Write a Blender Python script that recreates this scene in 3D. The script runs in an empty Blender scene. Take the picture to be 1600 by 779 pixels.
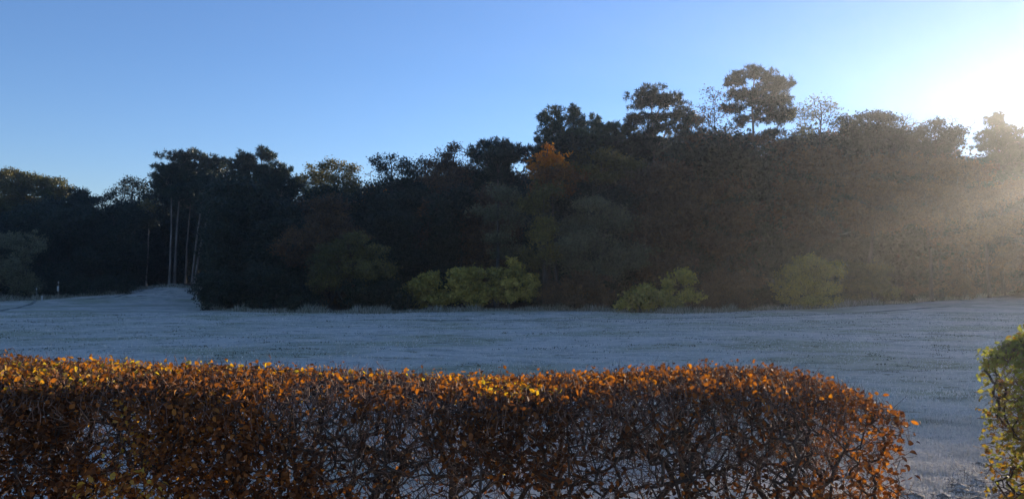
import bpy, math, random
import numpy as np

# ------------------------------------------------------------------ camera, sky, sun, exposure
SC = bpy.context.scene
COL = SC.collection
R = math.radians
F = 1186.0            # focal length in photograph pixels
CAM_H = 2.45
HOR = 425.0           # photograph row of the horizon
SUN_EL = R(7.3)
SUN_AZ = R(40.5)      # clockwise from +Y

cam_d = bpy.data.cameras.new('camera')
cam_d.sensor_width = 36.0
cam_d.lens = 36.0 * F / 1600.0
cam_d.clip_end = 6000.0
cam = bpy.data.objects.new('camera', cam_d)
cam.location = (0, 0, CAM_H)
cam.rotation_euler = (R(90) + math.atan((HOR - 389.5) / F), 0, 0)
COL.objects.link(cam)
SC.camera = cam

world = bpy.data.worlds.new('World')
SC.world = world
world.use_nodes = True
wn = world.node_tree
wn.nodes.clear()
sky = wn.nodes.new('ShaderNodeTexSky')
sky.sky_type = 'NISHITA'
sky.sun_disc = False
sky.sun_elevation = SUN_EL
sky.sun_rotation = SUN_AZ
sky.altitude = 0
sky.air_density = 1.0
sky.dust_density = 0.05
sky.ozone_density = 4.4
bg = wn.nodes.new('ShaderNodeBackground')
bg.inputs['Strength'].default_value = 0.128
wo = wn.nodes.new('ShaderNodeOutputWorld')
wb = wn.nodes.new('ShaderNodeMix')      # the camera's white balance, even over the whole sky
wb.data_type = 'RGBA'; wb.blend_type = 'MULTIPLY'; wb.inputs[0].default_value = 1.0
wb.inputs[7].default_value = (1.17, 0.92, 0.96, 1)
wn.links.new(sky.outputs[0], wb.inputs[6])
wn.links.new(wb.outputs[2], bg.inputs['Color'])
wn.links.new(bg.outputs[0], wo.inputs['Surface'])

sun_d = bpy.data.lights.new('sun', 'SUN')
sun_d.energy = 5.0
sun_d.angle = R(0.53)
sun_d.color = (1.0, 0.86, 0.68)
sun = bpy.data.objects.new('sun', sun_d)
sun.rotation_euler = (R(90) - SUN_EL, 0, R(180) - SUN_AZ)
sun.location = (60, 80, 40)
COL.objects.link(sun)

SC.view_settings.view_transform = 'Standard'
SC.view_settings.look = 'None'
SC.view_settings.exposure = 1.17
SC.view_settings.gamma = 1.0
SC.view_settings.use_curve_mapping = False
SC.render.engine = 'CYCLES'
SC.cycles.use_denoising = True
SC.cycles.max_bounces = 6
SC.cycles.diffuse_bounces = 3
SC.cycles.transmission_bounces = 4
SC.cycles.volume_bounces = 0
SC.cycles.sample_clamp_indirect = 6.0

rng = np.random.default_rng(7)
random.seed(7)

# ------------------------------------------------------------------ helpers
def at(x, y, d):
    """Point at distance d (along +Y) seen at photograph position (x, y)."""
    return np.array([(x - 800.0) / F * d, d, CAM_H + (HOR - y) / F * d])

def tag(o, label=None, cat=None, group=None, kind=None):
    if label: o['label'] = label
    if cat: o['category'] = cat
    if group: o['group'] = group
    if kind: o['kind'] = kind
    return o

def empty(name, loc):
    o = bpy.data.objects.new(name, None)
    o.empty_display_size = 0.2
    o.location = loc
    COL.objects.link(o)
    return o

def make_mesh(name, V, Fc, tint=None, smooth=False):
    V = np.ascontiguousarray(V, dtype=np.float32)
    Fc = np.ascontiguousarray(Fc, dtype=np.int32)
    me = bpy.data.meshes.new(name)
    nf, k = Fc.shape
    me.vertices.add(len(V)); me.vertices.foreach_set('co', V.ravel())
    me.loops.add(nf * k); me.loops.foreach_set('vertex_index', Fc.ravel())
    me.polygons.add(nf)
    me.polygons.foreach_set('loop_start', np.arange(0, nf * k, k, dtype=np.int32))
    if smooth:
        me.polygons.foreach_set('use_smooth', np.ones(nf, dtype=bool))
    if tint is not None:
        a = me.attributes.new('tint', 'FLOAT', 'FACE')
        a.data.foreach_set('value', np.ascontiguousarray(tint, dtype=np.float32))
    me.update(calc_edges=True)
    return me

def obj(name, me, mat, parent=None):
    o = bpy.data.objects.new(name, me)
    if mat and not me.materials: me.materials.append(mat)
    COL.objects.link(o)
    if parent: o.parent = parent
    return o

def hash2(ix, iy, s=0):
    n = np.sin(ix * 127.1 + iy * 311.7 + s * 74.7) * 43758.5453
    return n - np.floor(n)

def vnoise(x, y, s=0):
    x = np.asarray(x, float); y = np.asarray(y, float)
    ix = np.floor(x); iy = np.floor(y); fx = x - ix; fy = y - iy
    fx = fx * fx * (3 - 2 * fx); fy = fy * fy * (3 - 2 * fy)
    a = hash2(ix, iy, s); b = hash2(ix + 1, iy, s); c = hash2(ix, iy + 1, s); d = hash2(ix + 1, iy + 1, s)
    return (a * (1 - fx) + b * fx) * (1 - fy) + (c * (1 - fx) + d * fx) * fy

def sstep(a, b, x):
    t = np.clip((np.asarray(x, float) - a) / (b - a), 0, 1)
    return t * t * (3 - 2 * t)

def unit(v):
    return v / np.maximum(np.linalg.norm(v, axis=-1, keepdims=True), 1e-9)

def rand_unit(n):
    return unit(rng.normal(size=(n, 3)))

# woodland edge: depth of the line where the frosty field meets the trees, by photograph column
EDGE_PX = np.array([-700, 0, 180, 250, 303, 325, 420, 600, 720, 850, 1000, 1050, 1150, 1300, 1400, 1500, 1600, 1750, 2000, 2600])
EDGE_D = np.array([64, 64, 66, 69.5, 69, 51, 46.5, 46.3, 48.5, 49.5, 46.8, 45.2, 47.5, 52.5, 59, 68, 80, 88, 78, 60])
def edge_d(px): return np.interp(px, EDGE_PX, EDGE_D)

def gz(x, y):
    """Height of the ground."""
    x = np.asarray(x, float); y = np.asarray(y, float)
    z = 0.06 * (vnoise(x * 0.13, y * 0.13, 3) - .5) + 0.05 * (vnoise(x * 0.5, y * 0.5, 4) - .5)
    z = z * sstep(3, 9, y)
    bank = np.exp(-((x + 31.0) / 8.0) ** 2) * sstep(58, 72, y)
    z = z + 1.2 * bank
    z = z + 0.5 * sstep(66, 100, y) + 0.12 * (vnoise(x * 1.1, y * 1.1, 8) - .5) * sstep(55, 66, y)
    return z

# ------------------------------------------------------------------ materials
def new_mat(name):
    m = bpy.data.materials.new(name)
    m.use_nodes = True
    nt = m.node_tree
    nt.nodes.clear()
    out = nt.nodes.new('ShaderNodeOutputMaterial')
    return m, nt, out

def ramp(nt, stops, fac):
    r = nt.nodes.new('ShaderNodeValToRGB')
    cr = r.color_ramp
    while len(cr.elements) < len(stops): cr.elements.new(0.5)
    for e, (p, c) in zip(cr.elements, stops):
        e.position = p; e.color = (*c, 1)
    nt.links.new(fac, r.inputs[0])
    return r.outputs[0]

def noise(nt, scale, detail=4, rough=0.55, vec=None, dist=0.0):
    n = nt.nodes.new('ShaderNodeTexNoise')
    n.inputs['Scale'].default_value = scale
    n.inputs['Detail'].default_value = detail
    n.inputs['Roughness'].default_value = rough
    n.inputs['Distortion'].default_value = dist
    if vec is not None: nt.links.new(vec, n.inputs['Vector'])
    return n.outputs['Fac']

def leaf_mat(name, stops, trans=0.35, rough=0.55, spec=0.25, tcol=1.25):
    """Two-sided leaf: colour by each leaf's own tint; part of the light passes through."""
    m, nt, out = new_mat(name)
    at_ = nt.nodes.new('ShaderNodeAttribute'); at_.attribute_name = 'tint'
    oi = nt.nodes.new('ShaderNodeObjectInfo')
    ma = nt.nodes.new('ShaderNodeMath'); ma.operation = 'MULTIPLY_ADD'
    nt.links.new(oi.outputs['Random'], ma.inputs[0]); ma.inputs[1].default_value = 0.16
    nt.links.new(at_.outputs['Fac'], ma.inputs[2])
    mb = nt.nodes.new('ShaderNodeMath'); mb.operation = 'SUBTRACT'
    nt.links.new(ma.outputs[0], mb.inputs[0]); mb.inputs[1].default_value = 0.08
    c = ramp(nt, stops, mb.outputs[0])
    p = nt.nodes.new('ShaderNodeBsdfPrincipled')
    nt.links.new(c, p.inputs['Base Color'])
    p.inputs['Roughness'].default_value = rough
    p.inputs['Specular IOR Level'].default_value = spec
    if trans <= 0:
        nt.links.new(p.outputs[0], out.inputs['Surface'])
        return m
    t = nt.nodes.new('ShaderNodeBsdfTranslucent')
    g = nt.nodes.new('ShaderNodeHueSaturation'); g.inputs['Value'].default_value = tcol; g.inputs['Saturation'].default_value = 1.15
    nt.links.new(c, g.inputs['Color']); nt.links.new(g.outputs[0], t.inputs['Color'])
    mx = nt.nodes.new('ShaderNodeMixShader'); mx.inputs[0].default_value = trans
    nt.links.new(p.outputs[0], mx.inputs[1]); nt.links.new(t.outputs[0], mx.inputs[2])
    nt.links.new(mx.outputs[0], out.inputs['Surface'])
    return m

def bark_mat(name, a, b, scale=6.0, bump=0.4, zs=0.25):
    m, nt, out = new_mat(name)
    tc = nt.nodes.new('ShaderNodeTexCoord')
    mp = nt.nodes.new('ShaderNodeMapping'); mp.inputs['Scale'].default_value = (1, 1, zs)
    nt.links.new(tc.outputs['Object'], mp.inputs['Vector'])
    f = noise(nt, scale, 5, 0.65, mp.outputs[0])
    c = ramp(nt, [(0.32, a), (0.68, b)], f)
    p = nt.nodes.new('ShaderNodeBsdfPrincipled')
    nt.links.new(c, p.inputs['Base Color'])
    p.inputs['Roughness'].default_value = 0.85
    p.inputs['Specular IOR Level'].default_value = 0.2
    bp = nt.nodes.new('ShaderNodeBump'); bp.inputs['Strength'].default_value = bump; bp.inputs['Distance'].default_value = 0.03
    nt.links.new(f, bp.inputs['Height']); nt.links.new(bp.outputs[0], p.inputs['Normal'])
    nt.links.new(p.outputs[0], out.inputs['Surface'])
    return m

def field_mat():
    m, nt, out = new_mat('frosted_turf')
    tc = nt.nodes.new('ShaderNodeTexCoord')
    mp = nt.nodes.new('ShaderNodeMapping'); mp.inputs['Scale'].default_value = (0.55, 1.0, 1.0)
    nt.links.new(tc.outputs['Object'], mp.inputs['Vector'])
    fine = noise(nt, 7.0, 6, 0.7, mp.outputs[0])
    mid = noise(nt, 1.3, 5, 0.62, mp.outputs[0], 0.4)
    big = noise(nt, 0.30, 6, 0.55, mp.outputs[0], 0.6)
    c1 = ramp(nt, [(0.26, (0.055, 0.062, 0.035)), (0.35, (0.42, 0.37, 0.30)), (0.48, (0.80, 0.69, 0.58))], fine)
    c2 = ramp(nt, [(0.31, (0.17, 0.165, 0.12)), (0.43, (0.60, 0.54, 0.47)), (0.60, (0.87, 0.75, 0.63))], mid)
    c3 = ramp(nt, [(0.38, (0.70, 0.73, 0.60)), (0.55, (1.0, 1.0, 1.0))], big)
    x1 = nt.nodes.new('ShaderNodeMix'); x1.data_type = 'RGBA'; x1.blend_type = 'MIX'; x1.inputs[0].default_value = 0.5
    nt.links.new(c1, x1.inputs[6]); nt.links.new(c2, x1.inputs[7])
    x2 = nt.nodes.new('ShaderNodeMix'); x2.data_type = 'RGBA'; x2.blend_type = 'MULTIPLY'; x2.inputs[0].default_value = 1.0
    nt.links.new(x1.outputs[2], x2.inputs[6]); nt.links.new(c3, x2.inputs[7])
    p = nt.nodes.new('ShaderNodeBsdfPrincipled')
    nt.links.new(x2.outputs[2], p.inputs['Base Color'])
    p.inputs['Roughness'].default_value = 0.9
    p.inputs['Specular IOR Level'].default_value = 0.15
    fl = noise(nt, 1.9, 5, 0.65, mp.outputs[0], 0.5)
    c4 = ramp(nt, [(0.30, (0.34, 0.35, 0.25)), (0.42, (1, 1, 1))], fl)
    x3 = nt.nodes.new('ShaderNodeMix'); x3.data_type = 'RGBA'; x3.blend_type = 'MULTIPLY'; x3.inputs[0].default_value = 1.0
    nt.links.new(x2.outputs[2], x3.inputs[6]); nt.links.new(c4, x3.inputs[7]); nt.links.new(x3.outputs[2], p.inputs['Base Color'])
    bp = nt.nodes.new('ShaderNodeBump'); bp.inputs['Strength'].default_value = 0.9; bp.inputs['Distance'].default_value = 0.08
    ad = nt.nodes.new('ShaderNodeMath'); ad.operation = 'ADD'
    tiny = noise(nt, 38.0, 4, 0.7, tc.outputs['Object'])
    a2 = nt.nodes.new('ShaderNodeMath'); a2.operation = 'MULTIPLY_ADD'; a2.inputs[1].default_value = 0.35
    nt.links.new(tiny, a2.inputs[0]); nt.links.new(mid, a2.inputs[2])
    nt.links.new(fine, ad.inputs[0]); nt.links.new(a2.outputs[0], ad.inputs[1])
    c5 = ramp(nt, [(0.34, (0.72, 0.70, 0.64)), (0.52, (1, 1, 1))], tiny)
    x4 = nt.nodes.new('ShaderNodeMix'); x4.data_type = 'RGBA'; x4.blend_type = 'MULTIPLY'; x4.inputs[0].default_value = 1.0
    nt.links.new(x3.outputs[2], x4.inputs[6]); nt.links.new(c5, x4.inputs[7]); nt.links.new(x4.outputs[2], p.inputs['Base Color'])
    nt.links.new(ad.outputs[0], bp.inputs['Height']); nt.links.new(bp.outputs[0], p.inputs['Normal'])
    nt.links.new(p.outputs[0], out.inputs['Surface'])
    return m

def soil_mat(name, stops, scale, bump=0.8):
    m, nt, out = new_mat(name)
    tc = nt.nodes.new('ShaderNodeTexCoord')
    f = noise(nt, scale, 6, 0.7, tc.outputs['Object'])
    c = ramp(nt, stops, f)
    p = nt.nodes.new('ShaderNodeBsdfPrincipled')
    nt.links.new(c, p.inputs['Base Color']); p.inputs['Roughness'].default_value = 0.95
    p.inputs['Specular IOR Level'].default_value = 0.1
    bp = nt.nodes.new('ShaderNodeBump'); bp.inputs['Strength'].default_value = bump; bp.inputs['Distance'].default_value = 0.06
    nt.links.new(f, bp.inputs['Height']); nt.links.new(bp.outputs[0], p.inputs['Normal'])
    nt.links.new(p.outputs[0], out.inputs['Surface'])
    return m

def paint_mat(name, c, rough=0.5):
    m, nt, out = new_mat(name)
    tc = nt.nodes.new('ShaderNodeTexCoord')
    f = noise(nt, 9, 4, 0.6, tc.outputs['Object'])
    cc = ramp(nt, [(0.3, tuple(v * 0.72 for v in c)), (0.65, c)], f)
    p = nt.nodes.new('ShaderNodeBsdfPrincipled')
    nt.links.new(cc, p.inputs['Base Color']); p.inputs['Roughness'].default_value = rough
    nt.links.new(p.outputs[0], out.inputs['Surface'])
    return m

M = {}
M['field'] = field_mat()
M['litter'] = soil_mat('woodland_floor', [(0.3, (0.025, 0.018, 0.012)), (0.6, (0.07, 0.05, 0.032)), (0.8, (0.11, 0.09, 0.06))], 3.0)
M['track'] = soil_mat('worn_track', [(0.3, (0.12, 0.11, 0.08)), (0.5, (0.26, 0.25, 0.20)), (0.7, (0.58, 0.55, 0.49))], 1.6)
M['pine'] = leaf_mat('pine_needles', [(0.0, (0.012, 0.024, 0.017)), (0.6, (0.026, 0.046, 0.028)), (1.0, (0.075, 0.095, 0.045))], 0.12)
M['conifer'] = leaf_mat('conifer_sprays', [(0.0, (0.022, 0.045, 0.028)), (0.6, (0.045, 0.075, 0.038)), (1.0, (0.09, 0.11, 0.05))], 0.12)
M['dark'] = leaf_mat('dark_evergreen_shade_leaves', [(0.0, (0.010, 0.018, 0.012)), (0.6, (0.021, 0.034, 0.019)), (1.0, (0.058, 0.068, 0.032))], 0.15)
M['olive'] = leaf_mat('olive_leaves', [(0.0, (0.030, 0.034, 0.016)), (0.5, (0.135, 0.12, 0.042)), (1.0, (0.31, 0.24, 0.07))], 0.3)
M['oak'] = leaf_mat('oak_leaves', [(0.0, (0.045, 0.055, 0.022)), (0.55, (0.10, 0.10, 0.035)), (1.0, (0.19, 0.14, 0.04))], 0.3)
M['brown'] = leaf_mat('brown_leaves', [(0.0, (0.030, 0.024, 0.017)), (0.5, (0.105, 0.066, 0.038)), (1.0, (0.29, 0.16, 0.068))], 0.3)
M['copper'] = leaf_mat('copper_leaves', [(0.0, (0.045, 0.030, 0.020)), (0.5, (0.13, 0.078, 0.043)), (1.0, (0.27, 0.15, 0.07))], 0.35)
M['orange'] = leaf_mat('orange_leaves', [(0.0, (0.36, 0.11, 0.02)), (0.55, (0.58, 0.22, 0.035)), (1.0, (0.72, 0.38, 0.06))], 0.55)
M['yellow'] = leaf_mat('yellow_green_leaves', [(0.0, (0.05, 0.06, 0.02)), (0.4, (0.31, 0.25, 0.055)), (1.0, (0.68, 0.48, 0.11))], 0.1)
M['rust'] = leaf_mat('rust_leaves', [(0.0, (0.09, 0.04, 0.018)), (0.5, (0.26, 0.11, 0.035)), (1.0, (0.44, 0.21, 0.05))], 0.35)
M['grey'] = leaf_mat('grey_green_leaves', [(0.0, (0.035, 0.040, 0.025)), (0.5, (0.15, 0.145, 0.080)), (1.0, (0.30, 0.27, 0.15))], 0.25)
M['bark_pine'] = bark_mat('pine_bark', (0.10, 0.082, 0.068), (0.27, 0.22, 0.185), 5)
M['bark'] = bark_mat('grey_bark', (0.035, 0.030, 0.025), (0.11, 0.095, 0.08), 6)
M['bark_birch'] = bark_mat('birch_bark', (0.10, 0.09, 0.08), (0.34, 0.32, 0.29), 5, 0.2, 2.0)
M['twig'] = bark_mat('bare_twigs', (0.08, 0.06, 0.045), (0.17, 0.135, 0.105), 8)
M['deadwood'] = bark_mat('bleached_deadwood', (0.28, 0.25, 0.21), (0.5, 0.46, 0.40), 9)
M['hedge_wood'] = bark_mat('hedge_stems', (0.030, 0.021, 0.016), (0.095, 0.070, 0.055), 22, 0.5, 0.4)
M['hedge_twig'] = bark_mat('hedge_twigs', (0.11, 0.060, 0.042), (0.27, 0.17, 0.125), 30, 0.2, 1)
BEECH = [(0.0, (0.075, 0.036, 0.020)), (0.30, (0.19, 0.076, 0.030)), (0.55, (0.34, 0.135, 0.045)), (0.78, (0.50, 0.23, 0.060)), (0.90, (0.54, 0.37, 0.08)), (1.0, (0.30, 0.31, 0.06))]
M['beech'] = leaf_mat('beech_leaves', BEECH, 0.45, 0.7, 0.15)
M['beech_green'] = leaf_mat('green_beech_leaves', [(0.0, (0.20, 0.085, 0.026)), (0.22, (0.27, 0.16, 0.040)), (0.45, (0.24, 0.215, 0.055)), (0.75, (0.20, 0.215, 0.06)), (1.0, (0.40, 0.37, 0.09))], 0.38, 0.7, 0.15)
M['grass'] = leaf_mat('frosted_grass', [(0.0, (0.11, 0.11, 0.065)), (0.22, (0.21, 0.20, 0.14)), (0.55, (0.60, 0.54, 0.47)), (1.0, (0.88, 0.77, 0.65))], 0.15, 0.8, 0.2)
M['clod'] = soil_mat('frosted_earth', [(0.3, (0.09, 0.068, 0.05)), (0.5, (0.24, 0.20, 0.16)), (0.66, (0.62, 0.58, 0.52))], 14.0)
M['pale'] = paint_mat('weathered_pale_paint', (0.48, 0.46, 0.42))
M['post'] = paint_mat('weathered_timber', (0.22, 0.19, 0.15), 0.85)

# ------------------------------------------------------------------ ground
def axis(dense_a, dense_b, step, far_a, far_b, k=22):
    mid = np.arange(dense_a, dense_b + 1e-6, step)
    lo = dense_a - np.geomspace(step, dense_a - far_a, k)[::-1]
    hi = dense_b + np.geomspace(step, far_b - dense_b, k)
    return np.concatenate([lo, mid, hi])

def grid_mesh(name, X, Y, Z):
    ny, nx = X.shape
    V = np.stack([X, Y, Z], -1).reshape(-1, 3)
    i = np.arange(ny - 1)[:, None] * nx + np.arange(nx - 1)[None, :]
    Fc = np.stack([i, i + 1, i + 1 + nx, i + nx], -1).reshape(-1, 4)
    return make_mesh(name, V, Fc, smooth=True)

xs = axis(-70, 90, 1.0, -2500, 2500); ys = axis(2, 110, 0.8, -1500, 3500)
X, Y = np.meshgrid(xs, ys)
ground = obj('ground', grid_mesh('ground', X, Y, gz(X, Y)), M['field'])
tag(ground, 'frost covered grass field in front of the wood', 'field', kind='structure')

# leaf-littered floor under the trees
pxs = np.linspace(-600, 2500, 420)
ts = np.concatenate([np.linspace(0, 1, 14), np.linspace(1.2, 9, 34)])
ed = edge_d(pxs) + 0.9 * (vnoise(pxs * 0.06, pxs * 0 + 3.3, 2) - .5) + 0.4 * (vnoise(pxs * 0.21, pxs * 0 + 1.3, 2) - .5)
D = ed[None, :] - 0.3 + ts[:, None] * 7.0
Xw = (pxs[None, :] - 800) / F * D
wf = obj('woodland_floor', grid_mesh('woodland_floor', Xw, D, gz(Xw, D) + 0.03 * np.minimum(1, ts[:, None] * 3) + 0.006), M['litter'])
tag(wf, 'dark leaf litter floor of the wood', 'ground', kind='structure')

def strip(name, pts, width, mat, label, z=0.012):
    pts = np.array(pts, float)
    t = np.linspace(0, len(pts) - 1, 160)
    c = np.stack([np.interp(t, np.arange(len(pts)), pts[:, k]) for k in range(2)], 1)
    for _ in range(12): c[1:-1] = (c[:-2] + 2 * c[1:-1] + c[2:]) / 4
    dirv = unit(np.gradient(c, axis=0)); nrm = np.stack([-dirv[:, 1], dirv[:, 0]], 1)
    w = width * (0.55 + 0.9 * vnoise(t * 7, t * 0, 5))
    w = w * np.minimum(1, np.minimum(t, t[-1] - t) * 1.2 + .02)
    lanes = np.linspace(-.5, .5, 5)
    P = c[None] + nrm[None] * (w[None] * lanes[:, None])[..., None]
    Z = gz(P[..., 0], P[..., 1]) + z - 0.02 * (1 - (lanes[:, None] * 2) ** 2) * 0 
    return tag(obj(name, grid_mesh(name, P[..., 0], P[..., 1], Z), mat), label, 'path', kind='structure')

def gp(px, d): return ((px - 800) / F * d, d)
strip('path', [gp(560, 40.5), gp(700, 38.6), gp(850, 38.2), gp(1000, 39.2), gp(1120, 40.3), gp(1250, 43.0), gp(1350, 46.0), gp(1430, 50.5), gp(1500, 57)], 0.45, M['track'], 'thin worn track running along the field below the wood')
strip('path', [gp(-60, 42), gp(0, 48), gp(30, 53), gp(52, 60), gp(62, 66)], 0.4, M['track'], 'worn track leading to the marker posts at the wood')
strip('path', [gp(110, 62), gp(170, 63), gp(215, 66), gp(250, 71)], 0.4, M['track'], 'faint trodden track climbing towards the tall pines')

# ------------------------------------------------------------------ skeleton growth
def grow(trunk, targets, bf=0.35, seg=0.5, start=0, sag=0.12, jit=0.06):
    """Connects every target to the cheapest node of the growing skeleton. Returns nodes, parents, number of trunk nodes."""
    nt_ = len(trunk)
    cap = nt_ + len(targets) * 14 + 50
    P = np.zeros((cap, 3)); L = np.zeros(cap); par = np.full(cap, -1, int)
    P[:nt_] = trunk
    for i in range(1, nt_):
        par[i] = i - 1; L[i] = L[i - 1] + np.linalg.norm(P[i] - P[i - 1])
    n = nt_
    pen = np.zeros(cap); pen[:start] = 1e6
    dist = np.min(np.linalg.norm(targets[:, None, :] - trunk[None, start:, :], axis=2), axis=1)
    for k in np.argsort(dist):
        t = targets[k]
        dv = P[:n] - t
        dd = np.sqrt(np.einsum('ij,ij->i', dv, dv))
        up = np.maximum(0, dv[:, 2]) * 0.8      # branches rather rise than fall
        i = int(np.argmin(dd + bf * L[:n] + pen[:n] + up))
        m = max(1, min(12, int(math.ceil(dd[i] / seg))))
        a = P[i].copy()
        f = np.arange(1, m + 1) / m
        pts = a + (t - a) * f[:, None]
        bend = np.sin(f * math.pi) * dd[i] * sag
        pts[:, 2] -= bend
        if m > 1: pts[:-1] += rng.normal(size=(m - 1, 3)) * jit * dd[i] / m
        prev = i
        for q in range(m):
            if n >= cap: break
            P[n] = pts[q]; par[n] = prev; L[n] = L[prev] + np.linalg.norm(pts[q] - P[prev]); prev = n; n += 1
    return P[:n], par[:n], nt_

def radii(P, par, nt_, r_tip, expo=2.4, trunk_r=None):
    n = len(P)
    acc = np.zeros(n); has = np.zeros(n, bool)
    has[par[par >= 0]] = True
    r = np.zeros(n)
    for i in range(n - 1, -1, -1):
        r[i] = r_tip if not has[i] else acc[i] ** (1 / expo)
        if par[i] >= 0: acc[par[i]] += r[i] ** expo
    if trunk_r is not None: r[:nt_] = np.maximum(np.minimum(r[:nt_], trunk_r * 1.1), trunk_r)
    return r

def tubes(P, par, r, sel, sides):
    idx = np.nonzero(sel)[0]
    idx = idx[par[idx] >= 0]
    if len(idx) == 0: return None
    a = P[par[idx]]; b = P[idx]
    d = unit(b - a)
    ref = np.where(np.abs(d[:, 2:3]) < 0.9, np.array([[0, 0, 1.0]]), np.array([[1.0, 0, 0]]))
    u = unit(np.cross(d, ref)); v = np.cross(d, u)
    ra = np.minimum(r[par[idx]], r[idx] * 1.8); rb = r[idx]
    ang = np.arange(sides) * 2 * math.pi / sides
    ring = u[:, None, :] * np.cos(ang)[None, :, None] + v[:, None, :] * np.sin(ang)[None, :, None]
    e = (b - a) * 0.04
    A = (a - e)[:, None, :] + ring * ra[:, None, None]
    B = (b + e)[:, None, :] + ring * rb[:, None, None]
    V = np.concatenate([A, B], 1).reshape(-1, 3)
    k = np.arange(len(idx))[:, None] * (2 * sides)
    j = np.arange(sides)[None, :]; j2 = (j + 1) % sides
    Fc = np.stack([k + j, k + j2, k + sides + j2, k + sides + j], -1).reshape(-1, 4)
    return V, Fc

def kites(C, size, aspect=0.95, up=0.35, axis_=None, tilt=None):
    """Leaf sprays at C, small enough to read as leaves at this distance."""
    n = len(C)
    u = rand_unit(n) if axis_ is None else unit(axis_ + rng.normal(size=(n, 3)) * 0.45)
    w = rand_unit(n); w[:, 2] += up
    u[:, 2] *= .55; u = unit(u)
    v = unit(np.cross(u, w)); nrm = np.cross(u, v)
    s = np.broadcast_to(size, (n,))[:, None] * rng.uniform(0.7, 1.3, (n, 1))
    V = np.stack([C - u * s * .5, C + v * s * aspect * .5 + u * s * .2, C - v * s * aspect * .5 + u * s * .5 + nrm * s * .15], 1)
    Fc = np.arange(n * 3).reshape(n, 3)
    return V.reshape(-1, 3), Fc

def needles(C, out, length, width, per):
    """Bunches of needles: thin triangles fanning out of each twig end."""
    n = len(C)
    c = np.repeat(C, per, 0); o = np.repeat(out, per, 0)
    d = unit(o * 0.55 + rand_unit(n * per) + np.array([0, 0, 0.35]))
    s = unit(np.cross(d, rand_unit(n * per)))
    l = length * rng.uniform(0.6, 1.25, (n * per, 1))
    b = c + rng.normal(size=c.shape) * length * 0.30
    V = np.stack([b - s * width, b + s * width, b + d * l], 1).reshape(-1, 3)
    return V, np.arange(n * per * 3).reshape(-1, 3)

def lobe_points(lobes, base, d, dens, depth=0.85, shell=0.5, grow_=1.0):
    """Twig ends spread through the lobes of a crown. lobes: photograph-space ellipses (cx, cy, rx, ry[, weight])."""
    out = []; cen = []; hue = []
    for lb in lobes:
        cx, cy, rx, ry = lb[0], lb[1], lb[2] * grow_, lb[3] * grow_; wgt = lb[4] if len(lb) > 4 else 1.0
        k = d / F
        c = at(cx, cy, d)
        RX, RZ = rx * k, ry * k; RY = max(RX * depth, RZ * .8)
        c[1] += rng.uniform(-.5, .5) * RX * 0.8
        n = max(4, int(dens * wgt * math.pi * RX * RZ))
        # a lobe is a handful of smaller sprays with gaps between them
        m = int(np.clip(round(n / 16), 3, 13))
        sc = rand_unit(m) * (0.35 + 0.45 * rng.random((m, 1)))
        fr = np.clip((1.3 if shell < .3 else 1.05) / m ** 0.42, .38, .8) * rng.uniform(.75, 1.25, m)
        w = rng.integers(0, m, n)
        q = rand_unit(n) * (shell + (1 - shell) * rng.random((n, 1))) ** 0.6
        p = c + (sc[w] + q * fr[w][:, None]) * np.array([RX, RY, RZ])
        p += rng.normal(size=p.shape) * (0.05 if shell > .3 else .04) * min(RX, RZ) + (rng.random((n, 1)) < .22) * q * np.array([RX, RY, RZ]) * rng.uniform(.1, .34, (n, 1))
        out.append(p); cen.append(c + sc[w] * np.array([RX, RY, RZ]))
        hue.append(rng.random(m)[w])
    return np.concatenate(out), np.concatenate(cen), np.concatenate(hue)

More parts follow.
